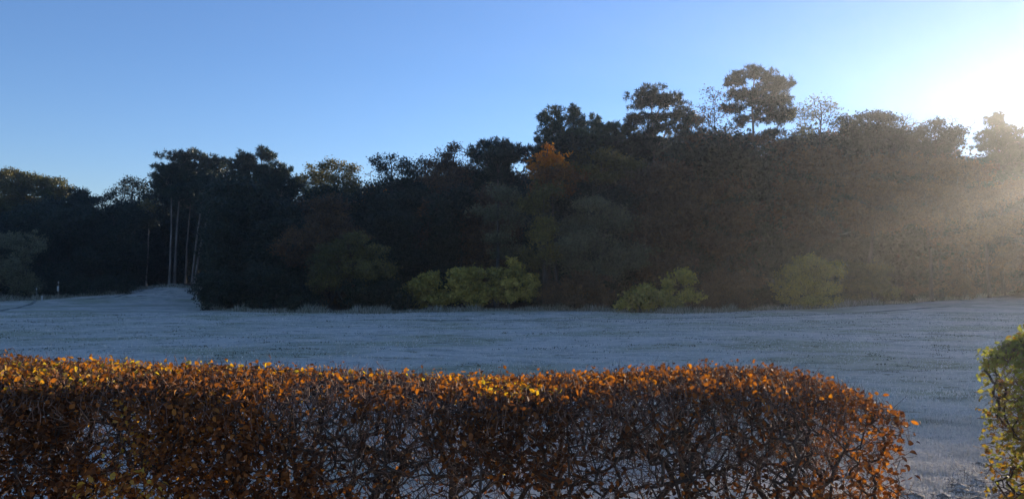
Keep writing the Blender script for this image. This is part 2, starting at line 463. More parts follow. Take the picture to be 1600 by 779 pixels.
TRIS = 0
def build_tree(name, label, cat, base_px, d, lobes, kind, mat, bark='bark', trunk_r=0.16, top_px=None, dens=5.0, per=16, leaf=0.14,
               spread=0.38, start=0.35, r_tip=0.008, bf=0.35, group=None, lean=None, depth=0.85, shell=0.45, multi=0, tips=1.0, seg=0.6, needle=(0.24, 0.026), extra=None):
    """One tree or bush: roots in the ground at photograph column base_px and distance d, crown made of the traced lobes."""
    global TRIS
    lobes = list(lobes)
    bx = (base_px - 800) / F * d
    bz = float(gz(bx, d))
    base = np.array([bx, d, bz])
    T, cen, hue = lobe_points(lobes, base, d, dens, depth, shell, 1.12 if kind == 'pine' else 1.0)
    T[:, 2] = np.maximum(T[:, 2], gz(T[:, 0], T[:, 1]) + 0.12)
    hi = max(lobes, key=lambda l: -l[1])
    if top_px is None: top_px = (hi[0], hi[1])
    top = at(top_px[0], top_px[1], d)
    root = empty(name, base)
    nseg = max(5, int((top[2] - bz) / 0.9))
    f = np.linspace(0, 1, nseg + 1)
    if multi:
        trunk = base + np.array([0, 0, 0.25]) * f[:6, None] / f[5] * 1.0
        trunk = base + np.array([[0, 0, -.1], [0, 0, .1], [0, 0, .3]])
        st = 1
        tr = np.full(3, trunk_r)
    else:
        ctrl = np.array([base[0] * .75 + top[0] * .25 if lean is None else base[0] + lean * (top[2] - bz), base[1], bz + (top[2] - bz) * .5])
        trunk = (1 - f)[:, None] ** 2 * base + (2 * f * (1 - f))[:, None] * ctrl + f[:, None] ** 2 * top
        trunk[1:-1, :2] += np.cumsum(rng.normal(size=(nseg - 1, 2)) * 0.03, 0)
        trunk[0, 2] -= 0.15
        st = max(1, int(start * nseg))
        tr = trunk_r * (1 - 0.82 * f) * (1 + 0.35 * np.exp(-f * 30))
    P, par, nt_ = grow(trunk, T, bf, seg, st)
    rr = radii(P, par, nt_, r_tip, 2.3, tr)
    if not multi: rr[nt_:] = np.minimum(rr[nt_:], trunk_r * 0.5)
    else: rr[nt_:] = np.minimum(rr[nt_:], trunk_r * 0.55)
    P = P - base
    sel = np.zeros(len(P), bool); sel[1:nt_] = True
    V, Fc = tubes(P, par, rr, sel, 8)
    obj('trunk', make_mesh('trunk', V, Fc, smooth=True), M[bark], root); TRIS += len(Fc) * 2
    thick = (~sel) & (rr > r_tip * 2.2); thin = (~sel) & ~thick
    Vs, Fs, o = [], [], 0
    for s_, n_ in ((thick, 5), (thin, 3)):
        q = tubes(P, par, rr, s_, n_)
        if q: Vs.append(q[0]); Fs.append(q[1] + o); o += len(q[0])
    if Vs:
        obj('branches', make_mesh('branches', np.concatenate(Vs), np.concatenate(Fs)), M[bark if kind != 'pine' else 'bark_pine'], root); TRIS += o
    if kind == 'bare': per = 0
    if per:
        if tips < 1:
            keep = rng.random(len(T)) < tips
            Tl, cl, hl = T[keep], cen[keep], hue[keep]
        else: Tl, cl, hl = T, cen, hue
        outv = unit(Tl - cl)
        if kind == 'pine':
            V, Fc = needles(Tl - base, outv, needle[0], needle[1], per)
            clump = np.repeat(.65 * hl + .35 * rng.random(len(Tl)), per)
        else:
            c = np.repeat(Tl, per, 0) + rng.normal(size=(len(Tl) * per, 3)) * spread * np.array([1, 1, .75])
            c[:, 2] = np.maximum(c[:, 2], gz(c[:, 0], c[:, 1]) + 0.04)
            V, Fc = kites(c - base, leaf, up=0.7)
            clump = np.repeat(.65 * hl + .35 * rng.random(len(Tl)), per)
        tint = np.clip(0.6 * clump + 0.4 * rng.random(len(Fc)), 0, 1)
        obj('crown', make_mesh('crown', V, Fc, tint), M[mat], root); TRIS += len(Fc)
    tag(root, label, cat, group)
    return root

# ------------------------------------------------------------------ skyline (photograph row of the tree tops by column)
SKY_PX = np.array([-400, -100, 0, 60, 100, 130, 160, 200, 235, 250, 300, 350, 375, 400, 425, 460, 500, 550, 600, 660, 700, 740, 780, 810, 840, 870, 900, 960, 1000, 1050, 1090, 1130, 1180, 1230, 1250, 1300, 1400, 1500, 1540, 1600, 1800, 2400])
SKY_Y = np.array([280, 275, 265, 268, 288, 300, 300, 278, 285, 262, 245, 250, 262, 240, 248, 270, 262, 252, 248, 255, 238, 228, 222, 245, 215, 178, 180, 196, 160, 170, 190, 165, 160, 180, 185, 165, 180, 200, 225, 190, 185, 190])
def sky_y(px): return np.interp(px, SKY_PX, SKY_Y)

# ------------------------------------------------------------------ the trees one can tell apart
PINES = 'pines rising above the wood'
def pine(label, base_px, d, lobes, tr=0.17, **kw):
    a = dict(bark='bark_pine', trunk_r=tr, dens=30, per=30, start=0.55, r_tip=0.012, bf=0.25, shell=0.25, needle=(.30, .034), group=PINES, depth=0.9, seg=0.5)
    a.update(kw)
    return build_tree('pine_tree', label, 'tree', base_px, d, lobes, 'pine', 'pine', **a)

pine('straight slim pine, the first of the pair with bare pale trunks on the bank', 265, 72, [(262, 262, 24, 9), (258, 280, 20, 9), (275, 268, 20, 8), (250, 292, 16, 10), (268, 300, 22, 14)], 0.125, top_px=(268, 262), start=.6)
pine('straight pine, the second of the bare pair, with broad flat sunlit crown', 273, 72.6, [(295, 247, 34, 9), (288, 262, 30, 9), (318, 254, 26, 8), (280, 282, 30, 12), (305, 275, 30, 13), (290, 303, 30, 13)], 0.135, top_px=(286, 258), start=.6)
pine('dim slender pine between the straight pair and the leaning pines', 290, 75, [(300, 285, 26, 14), (310, 305, 24, 12), (292, 312, 20, 10)], 0.115, top_px=(298, 285), start=.6)
pine('pine leaning slightly, just before the strongly leaning one', 300, 72, [(335, 256, 20, 9), (340, 270, 22, 11), (322, 288, 26, 14), (330, 308, 20, 10)], 0.12, top_px=(325, 270), start=.62)
pine('pine leaning most of all, beside the dark evergreen bushes', 305, 71, [(345, 285, 24, 13), (352, 300, 22, 12), (335, 315, 20, 9)], 0.13, top_px=(338, 285), start=.66)
pine('twin-topped dark pine rising next to the flat-crowned pines', 392, 70, [(385, 247, 15, 10), (408, 243, 18, 10), (395, 258, 30, 10), (420, 262, 20, 12), (372, 275, 26, 14), (405, 282, 36, 16), (380, 298, 28, 12)], 0.19, start=.55)
pine('lower rounded dark pine on the slope of the skyline', 446, 71, [(437, 274, 20, 11), (455, 282, 20, 10), (430, 292, 28, 14), (460, 302, 22, 12)], 0.17, start=.55)
pine('dome-topped dark pine before the orange maple', 778, 62, [(776, 226, 26, 9), (752, 240, 16, 10), (798, 238, 18, 12), (775, 248, 40, 14), (770, 275, 42, 16)], 0.2, start=.5)
pine('low dark pine with a flat ledge of needles behind the orange maple', 828, 63, [(822, 240, 18, 9), (838, 232, 16, 8), (835, 255, 24, 12)], 0.16, start=.55)
pine('broad pine with stacked dark plates of needles', 1034, 66, [(1012, 146, 25, 10), (1030, 156, 32, 9), (998, 160, 16, 6), (1045, 150, 16, 8), (1000, 186, 18, 8), (988, 192, 12, 7), (1030, 176, 24, 7), (1062, 176, 22, 9), (1084, 186, 20, 6), (1045, 198, 34, 9), (1010, 212, 34, 10), (1070, 212, 26, 8), (1018, 230, 32, 9)], 0.2, top_px=(1022, 152), start=.5, dens=30)
pine('tallest pine, its dark crown standing clear above everything', 1178, 62.5, [(1168, 112, 16, 8), (1190, 118, 20, 9), (1158, 126, 18, 8), (1205, 132, 22, 9), (1226, 132, 13, 8), (1180, 142, 30, 10), (1215, 150, 22, 10), (1150, 148, 12, 6), (1195, 160, 30, 9), (1226, 168, 16, 10), (1160, 168, 18, 8), (1205, 182, 24, 9), (1232, 186, 12, 7), (1160, 190, 14, 6), (1200, 206, 18, 7), (1165, 214, 12, 6)], 0.24, top_px=(1182, 118), start=.5, dens=30, lean=-0.005)

def conifer(label, base_px, d, lobes, **kw):
    a = dict(bark='bark', trunk_r=0.18, dens=28, per=28, start=0.25, r_tip=0.010, bf=0.15, shell=0.25, depth=0.9, needle=(0.28, 0.036))
    a.update(kw)
    return build_tree('conifer_tree', label, 'tree', base_px, d, lobes, 'pine', 'conifer', **a)

conifer('rounded grey-green conifer standing over the orange maple', 866, 60, [(868, 176, 14, 9), (852, 180, 10, 8), (866, 192, 22, 11), (860, 210, 20, 12), (880, 218, 20, 12), (862, 235, 18, 10)], start=.45)
conifer('pointed conifer with a narrow spire beside the rounded one', 899, 60.5, [(896, 166, 5, 7), (898, 178, 11, 8), (901, 190, 16, 9), (905, 203, 22, 10), (905, 220, 26, 12)], start=.4)
conifer('sloping sunlit conifer descending towards the broad pine', 940, 67, [(934, 186, 8, 7), (928, 196, 18, 8), (950, 198, 20, 9), (972, 206, 18, 9), (940, 212, 34, 11), (960, 225, 34, 12)], start=.4)
conifer('cone-shaped conifer at the wood end nearest the sun', 1567, 76, [(1561, 181, 9, 7), (1563, 191, 15, 8), (1570, 203, 22, 9), (1555, 211, 18, 8), (1580, 217, 26, 10), (1565, 228, 34, 10), (1590, 240, 30, 12), (1560, 252, 34, 12), (1575, 275, 40, 16)], start=.2)

def leafy(label, base_px, d, lobes, mat, name='broadleaf_tree', cat='tree', **kw):
    a = dict(trunk_r=0.17, dens=7, per=20, leaf=0.15, spread=0.34, start=0.3, boost=True)
    a.update(kw)
    if a.pop('boost'):
        a['dens'] *= 2.3; a['per'] = int(a['per'] * 2.0); a['leaf'] *= 1.02; a['spread'] *= .68
    return build_tree(name, label, cat, base_px, d, lobes, 'leaf', mat, **a)

# skyline broadleaves
leafy('sunlit olive oak with a billowing crown behind the grey willow scrub', 20, 80, [(10, 275, 30, 11), (45, 278, 28, 11), (75, 287, 20, 9), (-20, 282, 26, 14), (20, 295, 36, 14), (65, 302, 34, 12), (95, 298, 13, 8), (20, 320, 50, 16)], 'oak', dens=9, leaf=.17)
leafy('small dark tree in the skyline dip next to the sunlit oak', 124, 78, [(122, 300, 14, 7), (140, 310, 16, 8), (112, 315, 24, 12), (135, 330, 34, 16)], 'dark', dens=9)
leafy('open-crowned oak with sky showing through, next to the tall pines', 205, 77, [(205, 285, 16, 8), (182, 294, 18, 9), (222, 292, 16, 9), (170, 305, 14, 7), (200, 305, 34, 9), (232, 308, 14, 6)], 'dark', dens=6, per=14, tips=.8)
leafy('slim pale birch trunk with a small tuft at its top beside the pines', 229, 73, [(229, 316, 14, 6), (222, 324, 10, 5), (236, 325, 9, 5)], 'olive', name='birch_tree', bark='bark_birch', trunk_r=.08, dens=6, per=10, start=.85)
leafy('round-headed tree first beyond the sloping dark pine', 500, 66, [(484, 268, 16, 7), (505, 262, 14, 7), (528, 256, 20, 8), (550, 264, 13, 9), (500, 280, 34, 11), (535, 280, 30, 12), (515, 302, 45, 16)], 'olive', dens=7, per=16)
leafy('ragged-topped tree with thin see-through leaves on the skyline', 612, 64, [(592, 250, 13, 8), (610, 246, 10, 6), (602, 262, 22, 9), (630, 255, 12, 8), (654, 256, 16, 8), (640, 268, 28, 10), (615, 285, 38, 16), (650, 290, 30, 16)], 'dark', dens=7, per=13)
leafy('small tree with a spot of orange leaves under the ragged-topped tree', 577, 61, [(578, 272, 7, 5), (585, 300, 24, 18, .6)], 'orange', trunk_r=.08, dens=5, per=10, tips=.5)
leafy('tall brown-tinged tree climbing the rising skyline', 705, 62, [(692, 242, 16, 8), (712, 230, 13, 7), (680, 256, 22, 10), (705, 255, 24, 12), (690, 280, 34, 16), (725, 275, 26, 18), (700, 310, 34, 14, .5)], 'brown', dens=8, per=16)
build_tree('bare_tree', 'bare twiggy treetop showing between the brown-tinged tree and domed pine', 'tree', 733, 66, [(733, 228, 18, 14), (728, 245, 20, 12)], 'bare', 'brown', bark='twig', trunk_r=.1, dens=13, start=.65, r_tip=.018)
leafy('flaming orange maple with its top in full sunlight', 858, 51, [(856, 230, 6, 6), (864, 238, 11, 7), (846, 243, 9, 6), (878, 245, 9, 6), (836, 251, 8, 5), (858, 252, 18, 7), (880, 258, 10, 6), (842, 262, 12, 6)], 'orange', name='maple_tree', dens=9, per=9, leaf=.17, spread=.24)
leafy('brown-leaved tree directly under the flaming orange maple', 870, 50.6, [(860, 268, 30, 10), (885, 272, 30, 10), (842, 275, 18, 8), (850, 290, 26, 9), (880, 292, 26, 9)], 'rust', dens=7, per=14)
leafy('olive tree with layered boughs below the pointed conifer', 925, 58, [(905, 240, 34, 7), (940, 238, 26, 6), (935, 252, 46, 9), (985, 256, 26, 9), (900, 262, 30, 9), (960, 275, 40, 12), (1000, 268, 24, 10)], 'olive', dens=8, per=18)
leafy('airy birch with a few pinkish leaves between the two biggest pines', 1118, 59, [(1120, 152, 16, 13), (1108, 172, 18, 13), (1130, 178, 20, 14), (1105, 195, 22, 14), (1130, 205, 20, 12)], 'copper', name='birch_tree', bark='twig', trunk_r=.11, dens=17, per=6, leaf=.14, r_tip=.014, start=.5, boost=False)
leafy('copper-leaved tree in the hollow below the airy birch', 1110, 56, [(1110, 218, 32, 10), (1085, 228, 24, 10), (1135, 232, 26, 12), (1105, 250, 40, 14), (1140, 262, 30, 14)], 'copper', dens=7, per=16)
leafy('thin-leaved spreading tree next to the tallest pine, branches showing', 1272, 60, [(1285, 160, 18, 8), (1262, 166, 14, 8), (1305, 168, 14, 8), (1252, 182, 14, 9), (1280, 182, 24, 10), (1308, 188, 14, 9), (1262, 205, 20, 10), (1240, 215, 18, 9)], 'grey', dens=14, per=12, leaf=.15, r_tip=.014, start=.55, boost=False)
leafy('wide dome-crowned tree at the top of the sunward skyline', 1355, 62, [(1375, 180, 20, 8), (1352, 186, 16, 8), (1395, 190, 18, 9), (1330, 184, 14, 8), (1362, 200, 34, 10), (1328, 204, 22, 12), (1402, 206, 18, 9), (1350, 222, 44, 12)], 'dark', dens=8, per=16)
build_tree('bare_tree', 'bare twig tops poking out between the two dome-crowned trees', 'tree', 1425, 68, [(1410, 182, 18, 12), (1432, 186, 18, 12), (1450, 192, 10, 8), (1420, 205, 24, 10)], 'bare', 'brown', bark='twig', trunk_r=.12, dens=11, start=.6, r_tip=.018)
leafy('smaller dome-crowned tree before the bare twigs and the cone-shaped conifer', 1470, 65, [(1468, 192, 16, 7), (1448, 202, 16, 8), (1488, 204, 18, 8), (1470, 214, 34, 9), (1432, 212, 14, 8), (1490, 224, 24, 9), (1460, 232, 36, 10)], 'dark', dens=8, per=16)
build_tree('bare_tree', 'bare feathery treetop beside the gap before the cone-shaped conifer', 'tree', 1508, 70, [(1492, 190, 14, 10), (1512, 200, 14, 12), (1505, 218, 16, 10)], 'bare', 'brown', bark='twig', trunk_r=.1, dens=12, start=.6, r_tip=.018)

# middle of the wood: crowns seen against the dark interior
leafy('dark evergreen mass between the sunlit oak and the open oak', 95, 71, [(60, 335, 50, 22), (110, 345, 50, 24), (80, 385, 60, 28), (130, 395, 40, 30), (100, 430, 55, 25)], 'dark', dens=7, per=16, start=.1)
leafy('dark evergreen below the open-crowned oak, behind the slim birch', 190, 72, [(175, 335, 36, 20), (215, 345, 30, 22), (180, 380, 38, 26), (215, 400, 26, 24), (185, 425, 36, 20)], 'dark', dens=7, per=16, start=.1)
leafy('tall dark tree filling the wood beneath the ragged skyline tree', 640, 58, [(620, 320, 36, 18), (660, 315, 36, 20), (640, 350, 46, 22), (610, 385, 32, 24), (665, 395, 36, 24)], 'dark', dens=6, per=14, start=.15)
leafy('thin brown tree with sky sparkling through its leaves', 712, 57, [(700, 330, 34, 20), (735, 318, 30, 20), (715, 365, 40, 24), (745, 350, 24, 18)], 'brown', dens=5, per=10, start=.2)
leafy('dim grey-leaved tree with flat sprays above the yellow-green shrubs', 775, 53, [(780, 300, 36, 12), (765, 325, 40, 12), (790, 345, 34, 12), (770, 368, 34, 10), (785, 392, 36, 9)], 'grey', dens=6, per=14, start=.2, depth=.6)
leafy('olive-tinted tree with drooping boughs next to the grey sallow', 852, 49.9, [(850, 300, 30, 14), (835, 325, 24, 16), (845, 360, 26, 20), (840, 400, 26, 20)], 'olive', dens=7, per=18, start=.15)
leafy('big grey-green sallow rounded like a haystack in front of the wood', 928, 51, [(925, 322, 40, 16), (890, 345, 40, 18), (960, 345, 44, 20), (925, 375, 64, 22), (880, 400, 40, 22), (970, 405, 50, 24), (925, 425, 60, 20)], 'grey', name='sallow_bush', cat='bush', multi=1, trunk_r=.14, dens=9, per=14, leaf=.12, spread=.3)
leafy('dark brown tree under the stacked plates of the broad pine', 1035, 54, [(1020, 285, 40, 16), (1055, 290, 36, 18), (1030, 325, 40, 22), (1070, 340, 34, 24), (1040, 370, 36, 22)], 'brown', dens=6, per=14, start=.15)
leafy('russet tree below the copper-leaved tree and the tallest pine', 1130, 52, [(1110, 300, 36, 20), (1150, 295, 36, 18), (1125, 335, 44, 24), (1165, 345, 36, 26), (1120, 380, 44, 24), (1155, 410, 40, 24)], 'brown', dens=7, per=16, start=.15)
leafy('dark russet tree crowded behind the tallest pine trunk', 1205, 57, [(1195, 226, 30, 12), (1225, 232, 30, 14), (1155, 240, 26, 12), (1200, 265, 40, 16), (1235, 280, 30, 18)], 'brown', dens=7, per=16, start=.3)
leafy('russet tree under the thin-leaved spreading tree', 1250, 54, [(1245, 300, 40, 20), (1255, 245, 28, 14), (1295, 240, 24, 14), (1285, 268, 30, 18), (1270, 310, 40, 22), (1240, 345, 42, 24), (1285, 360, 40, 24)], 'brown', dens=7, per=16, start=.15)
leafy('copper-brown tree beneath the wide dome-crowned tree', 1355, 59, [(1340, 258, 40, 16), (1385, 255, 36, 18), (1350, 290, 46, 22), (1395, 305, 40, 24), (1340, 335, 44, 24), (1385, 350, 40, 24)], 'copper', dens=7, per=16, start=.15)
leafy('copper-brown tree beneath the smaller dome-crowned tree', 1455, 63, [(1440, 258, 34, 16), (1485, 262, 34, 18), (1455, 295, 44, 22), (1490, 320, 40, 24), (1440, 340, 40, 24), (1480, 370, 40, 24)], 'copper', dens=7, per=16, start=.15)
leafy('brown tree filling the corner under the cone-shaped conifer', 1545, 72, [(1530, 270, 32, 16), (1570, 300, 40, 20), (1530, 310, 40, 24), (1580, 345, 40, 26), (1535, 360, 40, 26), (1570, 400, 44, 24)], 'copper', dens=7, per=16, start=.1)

# bushes along the edge of the wood
def bush(label, base_px, d, lobes, mat, name='bush', **kw):
    a = dict(multi=1, trunk_r=.08, dens=12, per=18, leaf=.11, spread=.22, r_tip=.006, seg=.35)
    a.update(kw)
    return leafy(label, base_px, d, lobes, mat, name=name, cat='bush', **a)

bush('grey willow scrub with upright stems at the field corner', 22, 65, [(10, 375, 30, 20), (40, 385, 26, 22), (15, 415, 40, 26), (35, 440, 36, 24), (-15, 430, 30, 30)], 'grey', name='willow_bush', dens=10, per=9, leaf=.12, bf=.1)
bush('dark low scrub behind the pale marker posts', 130, 66, [(90, 440, 34, 18), (140, 445, 40, 16), (185, 445, 30, 14), (115, 462, 40, 8)], 'dark', dens=9)
bush('dark evergreen bush nearest the leaning pines, low over the frost', 350, 50, [(335, 440, 26, 18), (365, 450, 36, 18), (345, 465, 38, 14), (385, 470, 30, 14), (320, 458, 20, 12)], 'dark', name='evergreen_bush')
bush('dark evergreen bush in the middle of the dark thicket', 440, 48, [(420, 440, 40, 24), (455, 455, 44, 24), (430, 475, 50, 12), (470, 472, 36, 14)], 'dark', name='evergreen_bush')
bush('dark evergreen bush joining the thicket to the yellow-green shrubs', 585, 48, [(560, 455, 40, 24), (600, 450, 36, 28), (580, 474, 48, 12), (625, 470, 24, 14)], 'dark', name='evergreen_bush')
bush('rusty brown bush arching above the dark thicket', 515, 51, [(515, 345, 36, 14), (480, 362, 32, 18), (545, 362, 30, 16), (505, 385, 46, 20), (455, 395, 28, 22), (540, 395, 34, 20)], 'brown', dens=9, per=14)
bush('tall olive-brown bush with dense twigs standing in the dark thicket', 545, 48.5, [(545, 378, 34, 16), (570, 395, 34, 18), (525, 405, 40, 22), (565, 425, 44, 24), (515, 435, 40, 24), (590, 420, 30, 22)], 'olive', dens=10, per=14)
bush('arching yellow-green shrub nearest the dark thicket', 672, 48.6, [(655, 440, 18, 10), (680, 432, 18, 9), (645, 455, 18, 12), (672, 458, 26, 14), (650, 470, 18, 9), (690, 470, 20, 8)], 'yellow', name='shrub', dens=22, per=9, leaf=.17, spread=.22)
bush('middle shrub of the yellow-green row, with golden patches', 735, 48.8, [(718, 432, 18, 9), (745, 430, 18, 9), (730, 446, 26, 11), (712, 458, 20, 12), (750, 456, 24, 12), (730, 470, 32, 8)], 'yellow', name='shrub', dens=22, per=9, leaf=.17, spread=.22)
bush('tallest yellow-green shrub, its top spray reaching up behind', 795, 49, [(800, 414, 12, 7), (785, 428, 18, 9), (812, 430, 18, 9), (790, 446, 28, 12), (828, 442, 14, 10), (775, 462, 24, 11), (812, 462, 26, 11)], 'yellow', name='shrub', dens=22, per=9, leaf=.17, spread=.22)
bush('brown bramble thicket between the yellow-green row and the golden shrubs', 895, 48.5, [(870, 450, 30, 20), (915, 448, 36, 20), (940, 462, 30, 14), (885, 470, 36, 8), (925, 473, 34, 8)], 'brown', dens=12)
bush('small golden shrub, the squat one with upright sprays', 1000, 45.8, [(1005, 452, 16, 9), (990, 464, 20, 11), (1015, 466, 18, 10), (975, 476, 14, 6), (1002, 475, 20, 6)], 'yellow', name='shrub', dens=23, per=9, leaf=.16, spread=.21)
bush('taller golden shrub with loose sprays beside the squat one', 1058, 45.6, [(1060, 428, 14, 9), (1048, 442, 14, 9), (1072, 440, 12, 8), (1040, 458, 14, 10), (1075, 460, 18, 10), (1055, 470, 26, 9)], 'yellow', name='shrub', dens=20, per=8, leaf=.16, spread=.21)
bush('reddish brown thicket just past the taller golden shrub', 1130, 48, [(1120, 440, 34, 24), (1160, 445, 34, 24), (1100, 462, 26, 16), (1140, 470, 44, 12)], 'copper', dens=12)
bush('large pale olive bush in the glare below the fallen dead limb', 1262, 51, [(1250, 412, 30, 13), (1285, 422, 34, 15), (1235, 432, 28, 16), (1265, 446, 40, 17), (1220, 452, 24, 16), (1300, 452, 34, 16), (1255, 468, 46, 9)], 'yellow', dens=13, per=16)
bush('brownish olive bush next along from the large pale one', 1365, 57, [(1350, 418, 34, 16), (1385, 425, 30, 18), (1340, 440, 34, 18), (1380, 452, 40, 16), (1345, 465, 34, 8)], 'olive', dens=12, per=16)
bush('brown bush where the field edge bends away towards the sun', 1460, 66, [(1440, 415, 34, 18), (1480, 420, 36, 20), (1430, 445, 34, 18), (1475, 448, 40, 16), (1510, 440, 30, 18)], 'copper', dens=10, per=16)
bush('brown bush in the far corner under the cone-shaped conifer', 1575, 78, [(1555, 420, 34, 16), (1595, 425, 36, 18), (1545, 442, 34, 14), (1590, 447, 40, 12), (1635, 435, 36, 20)], 'copper', dens=9, per=16)

# ------------------------------------------------------------------ trees deep in the wood (indistinguishable in the dark): copies of a few
def copy_tree(root):
    r = root.copy(); COL.objects.link(r)
    for ch in root.children:
        c = ch.copy(); COL.objects.link(c); c.parent = r
    return r

protos = []
for k, (mat, dd) in enumerate((('dark', 7), ('dark', 6), ('brown', 6), ('dark', 6), ('dark', 6))):  # mostly dark leaves: the shade of the deep wood is put into their colour
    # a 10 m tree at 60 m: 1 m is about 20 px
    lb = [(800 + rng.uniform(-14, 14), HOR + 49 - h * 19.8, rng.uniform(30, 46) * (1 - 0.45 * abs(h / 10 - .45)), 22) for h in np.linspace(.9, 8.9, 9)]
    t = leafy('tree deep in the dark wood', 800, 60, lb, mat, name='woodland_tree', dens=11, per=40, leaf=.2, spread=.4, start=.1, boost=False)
    protos.append(t)
spots = []
for row, off in enumerate((7, 12, 18, 26, 36)):
    p = -330 + row * 13
    while p < 1650:
        d = float(edge_d(p)) + off + rng.uniform(-1.5, 1.5)
        if 235 < p < 345: d = max(d, 77 + off * .5)
        spots.append((p, d, row)); p += rng.uniform(0.8, 1.2) * 4.2 / d * F
n0 = 0
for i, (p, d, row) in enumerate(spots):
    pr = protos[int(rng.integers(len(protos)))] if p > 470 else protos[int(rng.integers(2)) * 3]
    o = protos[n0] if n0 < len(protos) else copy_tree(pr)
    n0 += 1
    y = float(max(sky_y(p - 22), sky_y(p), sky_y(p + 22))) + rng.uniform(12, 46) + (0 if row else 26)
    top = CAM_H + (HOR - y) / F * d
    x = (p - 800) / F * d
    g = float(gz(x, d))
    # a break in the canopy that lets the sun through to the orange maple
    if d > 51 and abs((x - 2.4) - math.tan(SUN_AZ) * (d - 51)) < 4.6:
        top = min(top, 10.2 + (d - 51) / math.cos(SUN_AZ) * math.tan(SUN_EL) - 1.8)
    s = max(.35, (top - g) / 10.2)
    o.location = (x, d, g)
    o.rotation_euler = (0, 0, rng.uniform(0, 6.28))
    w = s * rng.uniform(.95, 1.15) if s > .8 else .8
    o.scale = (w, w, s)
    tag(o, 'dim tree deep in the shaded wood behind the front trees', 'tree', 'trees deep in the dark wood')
# the wood goes on beyond the frame towards the sun; its crowns keep the field in shade
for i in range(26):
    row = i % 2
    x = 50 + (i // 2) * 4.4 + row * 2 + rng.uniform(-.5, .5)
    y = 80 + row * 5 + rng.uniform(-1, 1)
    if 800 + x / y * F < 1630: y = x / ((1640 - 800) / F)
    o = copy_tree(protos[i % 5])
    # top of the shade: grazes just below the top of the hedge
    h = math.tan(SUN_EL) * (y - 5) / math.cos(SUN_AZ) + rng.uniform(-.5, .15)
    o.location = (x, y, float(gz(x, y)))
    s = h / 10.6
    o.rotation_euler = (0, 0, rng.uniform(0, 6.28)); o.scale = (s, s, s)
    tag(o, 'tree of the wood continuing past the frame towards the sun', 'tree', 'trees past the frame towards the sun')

# ------------------------------------------------------------------ marker posts and dead wood at the wood's edge
def ring_body(profile, sides=12):
    V = []; Fc = []
    for (r, z) in profile:
        for k in range(sides):
            a = 2 * math.pi * k / sides
            V.append((r * math.cos(a), r * math.sin(a), z))
    for j in range(len(profile) - 1):
        for k in range(sides):
            k2 = (k + 1) % sides
            Fc.append((j * sides + k, j * sides + k2, (j + 1) * sides + k2, (j + 1) * sides + k))
    return np.array(V), np.array(Fc)

def box(sx, sy, sz, c=(0, 0, 0), b=0.006):
    V = []
    for (z, i) in ((-sz / 2, b), (-sz / 2 + b, 0), (sz / 2 - b, 0), (sz / 2, b)):
        for (x, y) in ((-1, -1), (1, -1), (1, 1), (-1, 1)):
            V.append((c[0] + x * (sx / 2 - i), c[1] + y * (sy / 2 - i), c[2] + z))
    Fc = [(3, 2, 1, 0), (12, 13, 14, 15)]
    for j in range(3):
        for k in range(4):
            k2 = (k + 1) % 4
            Fc.append((j * 4 + k, j * 4 + k2, j * 4 + 4 + k2, j * 4 + 4 + k))
    return np.array(V), np.array(Fc)

def ground_spot(px, d):
    x = (px - 800) / F * d
    return (x, d, float(gz(x, d)))

s = empty('marker_sign', ground_spot(92, 64.5)); tag(s, 'thin marker pole with a small pale plate in front of the dark scrub', 'sign')
obj('pole', make_mesh('pole', *ring_body([(.03, -.1), (.03, 1.42), (.022, 1.44), (0.001, 1.445)]), smooth=True), M['post'], s)
o = obj('plate', make_mesh('plate', *box(.17, .03, .42, (0, -.048, .86))), M['pale'], s)
o = obj('cap', make_mesh('cap', *ring_body([(.001, 1.30), (.055, 1.31), (.06, 1.42), (.035, 1.47), (.001, 1.48)]), smooth=True), M['pale'], s)
s = empty('marker_post', ground_spot(67, 62.5)); tag(s, 'short pale marker post with a rounded cap at the end of the worn track', 'post')
obj('shaft', make_mesh('shaft', *ring_body([(.07, -.1), (.07, .30), (.06, .31)]), smooth=True), M['pale'], s)
obj('cap', make_mesh('cap', *ring_body([(.06, .30), (.085, .305), (.09, .36), (.07, .41), (.001, .43)]), smooth=True), M['pale'], s)
s = empty('marker_post', ground_spot(58, 63.5)); tag(s, 'slender dark stake with a dull tip behind the short pale post', 'post')
obj('shaft', make_mesh('shaft', *ring_body([(.03, -.1), (.028, .95), (.001, 1.0)]), smooth=True), M['post'], s)
obj('tip', make_mesh('tip', *ring_body([(.029, .88), (.045, .90), (.045, 1.03), (.001, 1.06)]), smooth=True), M['pale'], s)

def branch_object(name, label, pts, r, mat, side=()):
    pts = np.array(pts, float); base = pts[0].copy()
    t = np.linspace(0, len(pts) - 1, 18)
    c = np.stack([np.interp(t, np.arange(len(pts)), pts[:, k]) for k in range(3)], 1)
    for _ in range(2): c[1:-1] = (c[:-2] + 2 * c[1:-1] + c[2:]) / 4
    P = c - base; par = np.arange(len(P)) - 1; rr = r * np.linspace(1, .35, len(P))
    root = empty(name, base)
    V, Fc = tubes(P, par, rr, np.ones(len(P), bool), 7)
    obj('limb', make_mesh('limb', V, Fc, smooth=True), mat, root)
    for (i, off, r2) in side:
        q = np.array([P[i], P[i] + np.array(off) * .5 + rng.normal(size=3) * .05, P[i] + np.array(off)])
        V, Fc = tubes(q, np.array([-1, 0, 1]), np.array([r2, r2 * .8, r2 * .4]), np.ones(3, bool), 5)
        obj('twig', make_mesh('twig', V, Fc, smooth=True), mat, root)
    return tag(root, label, 'branch')

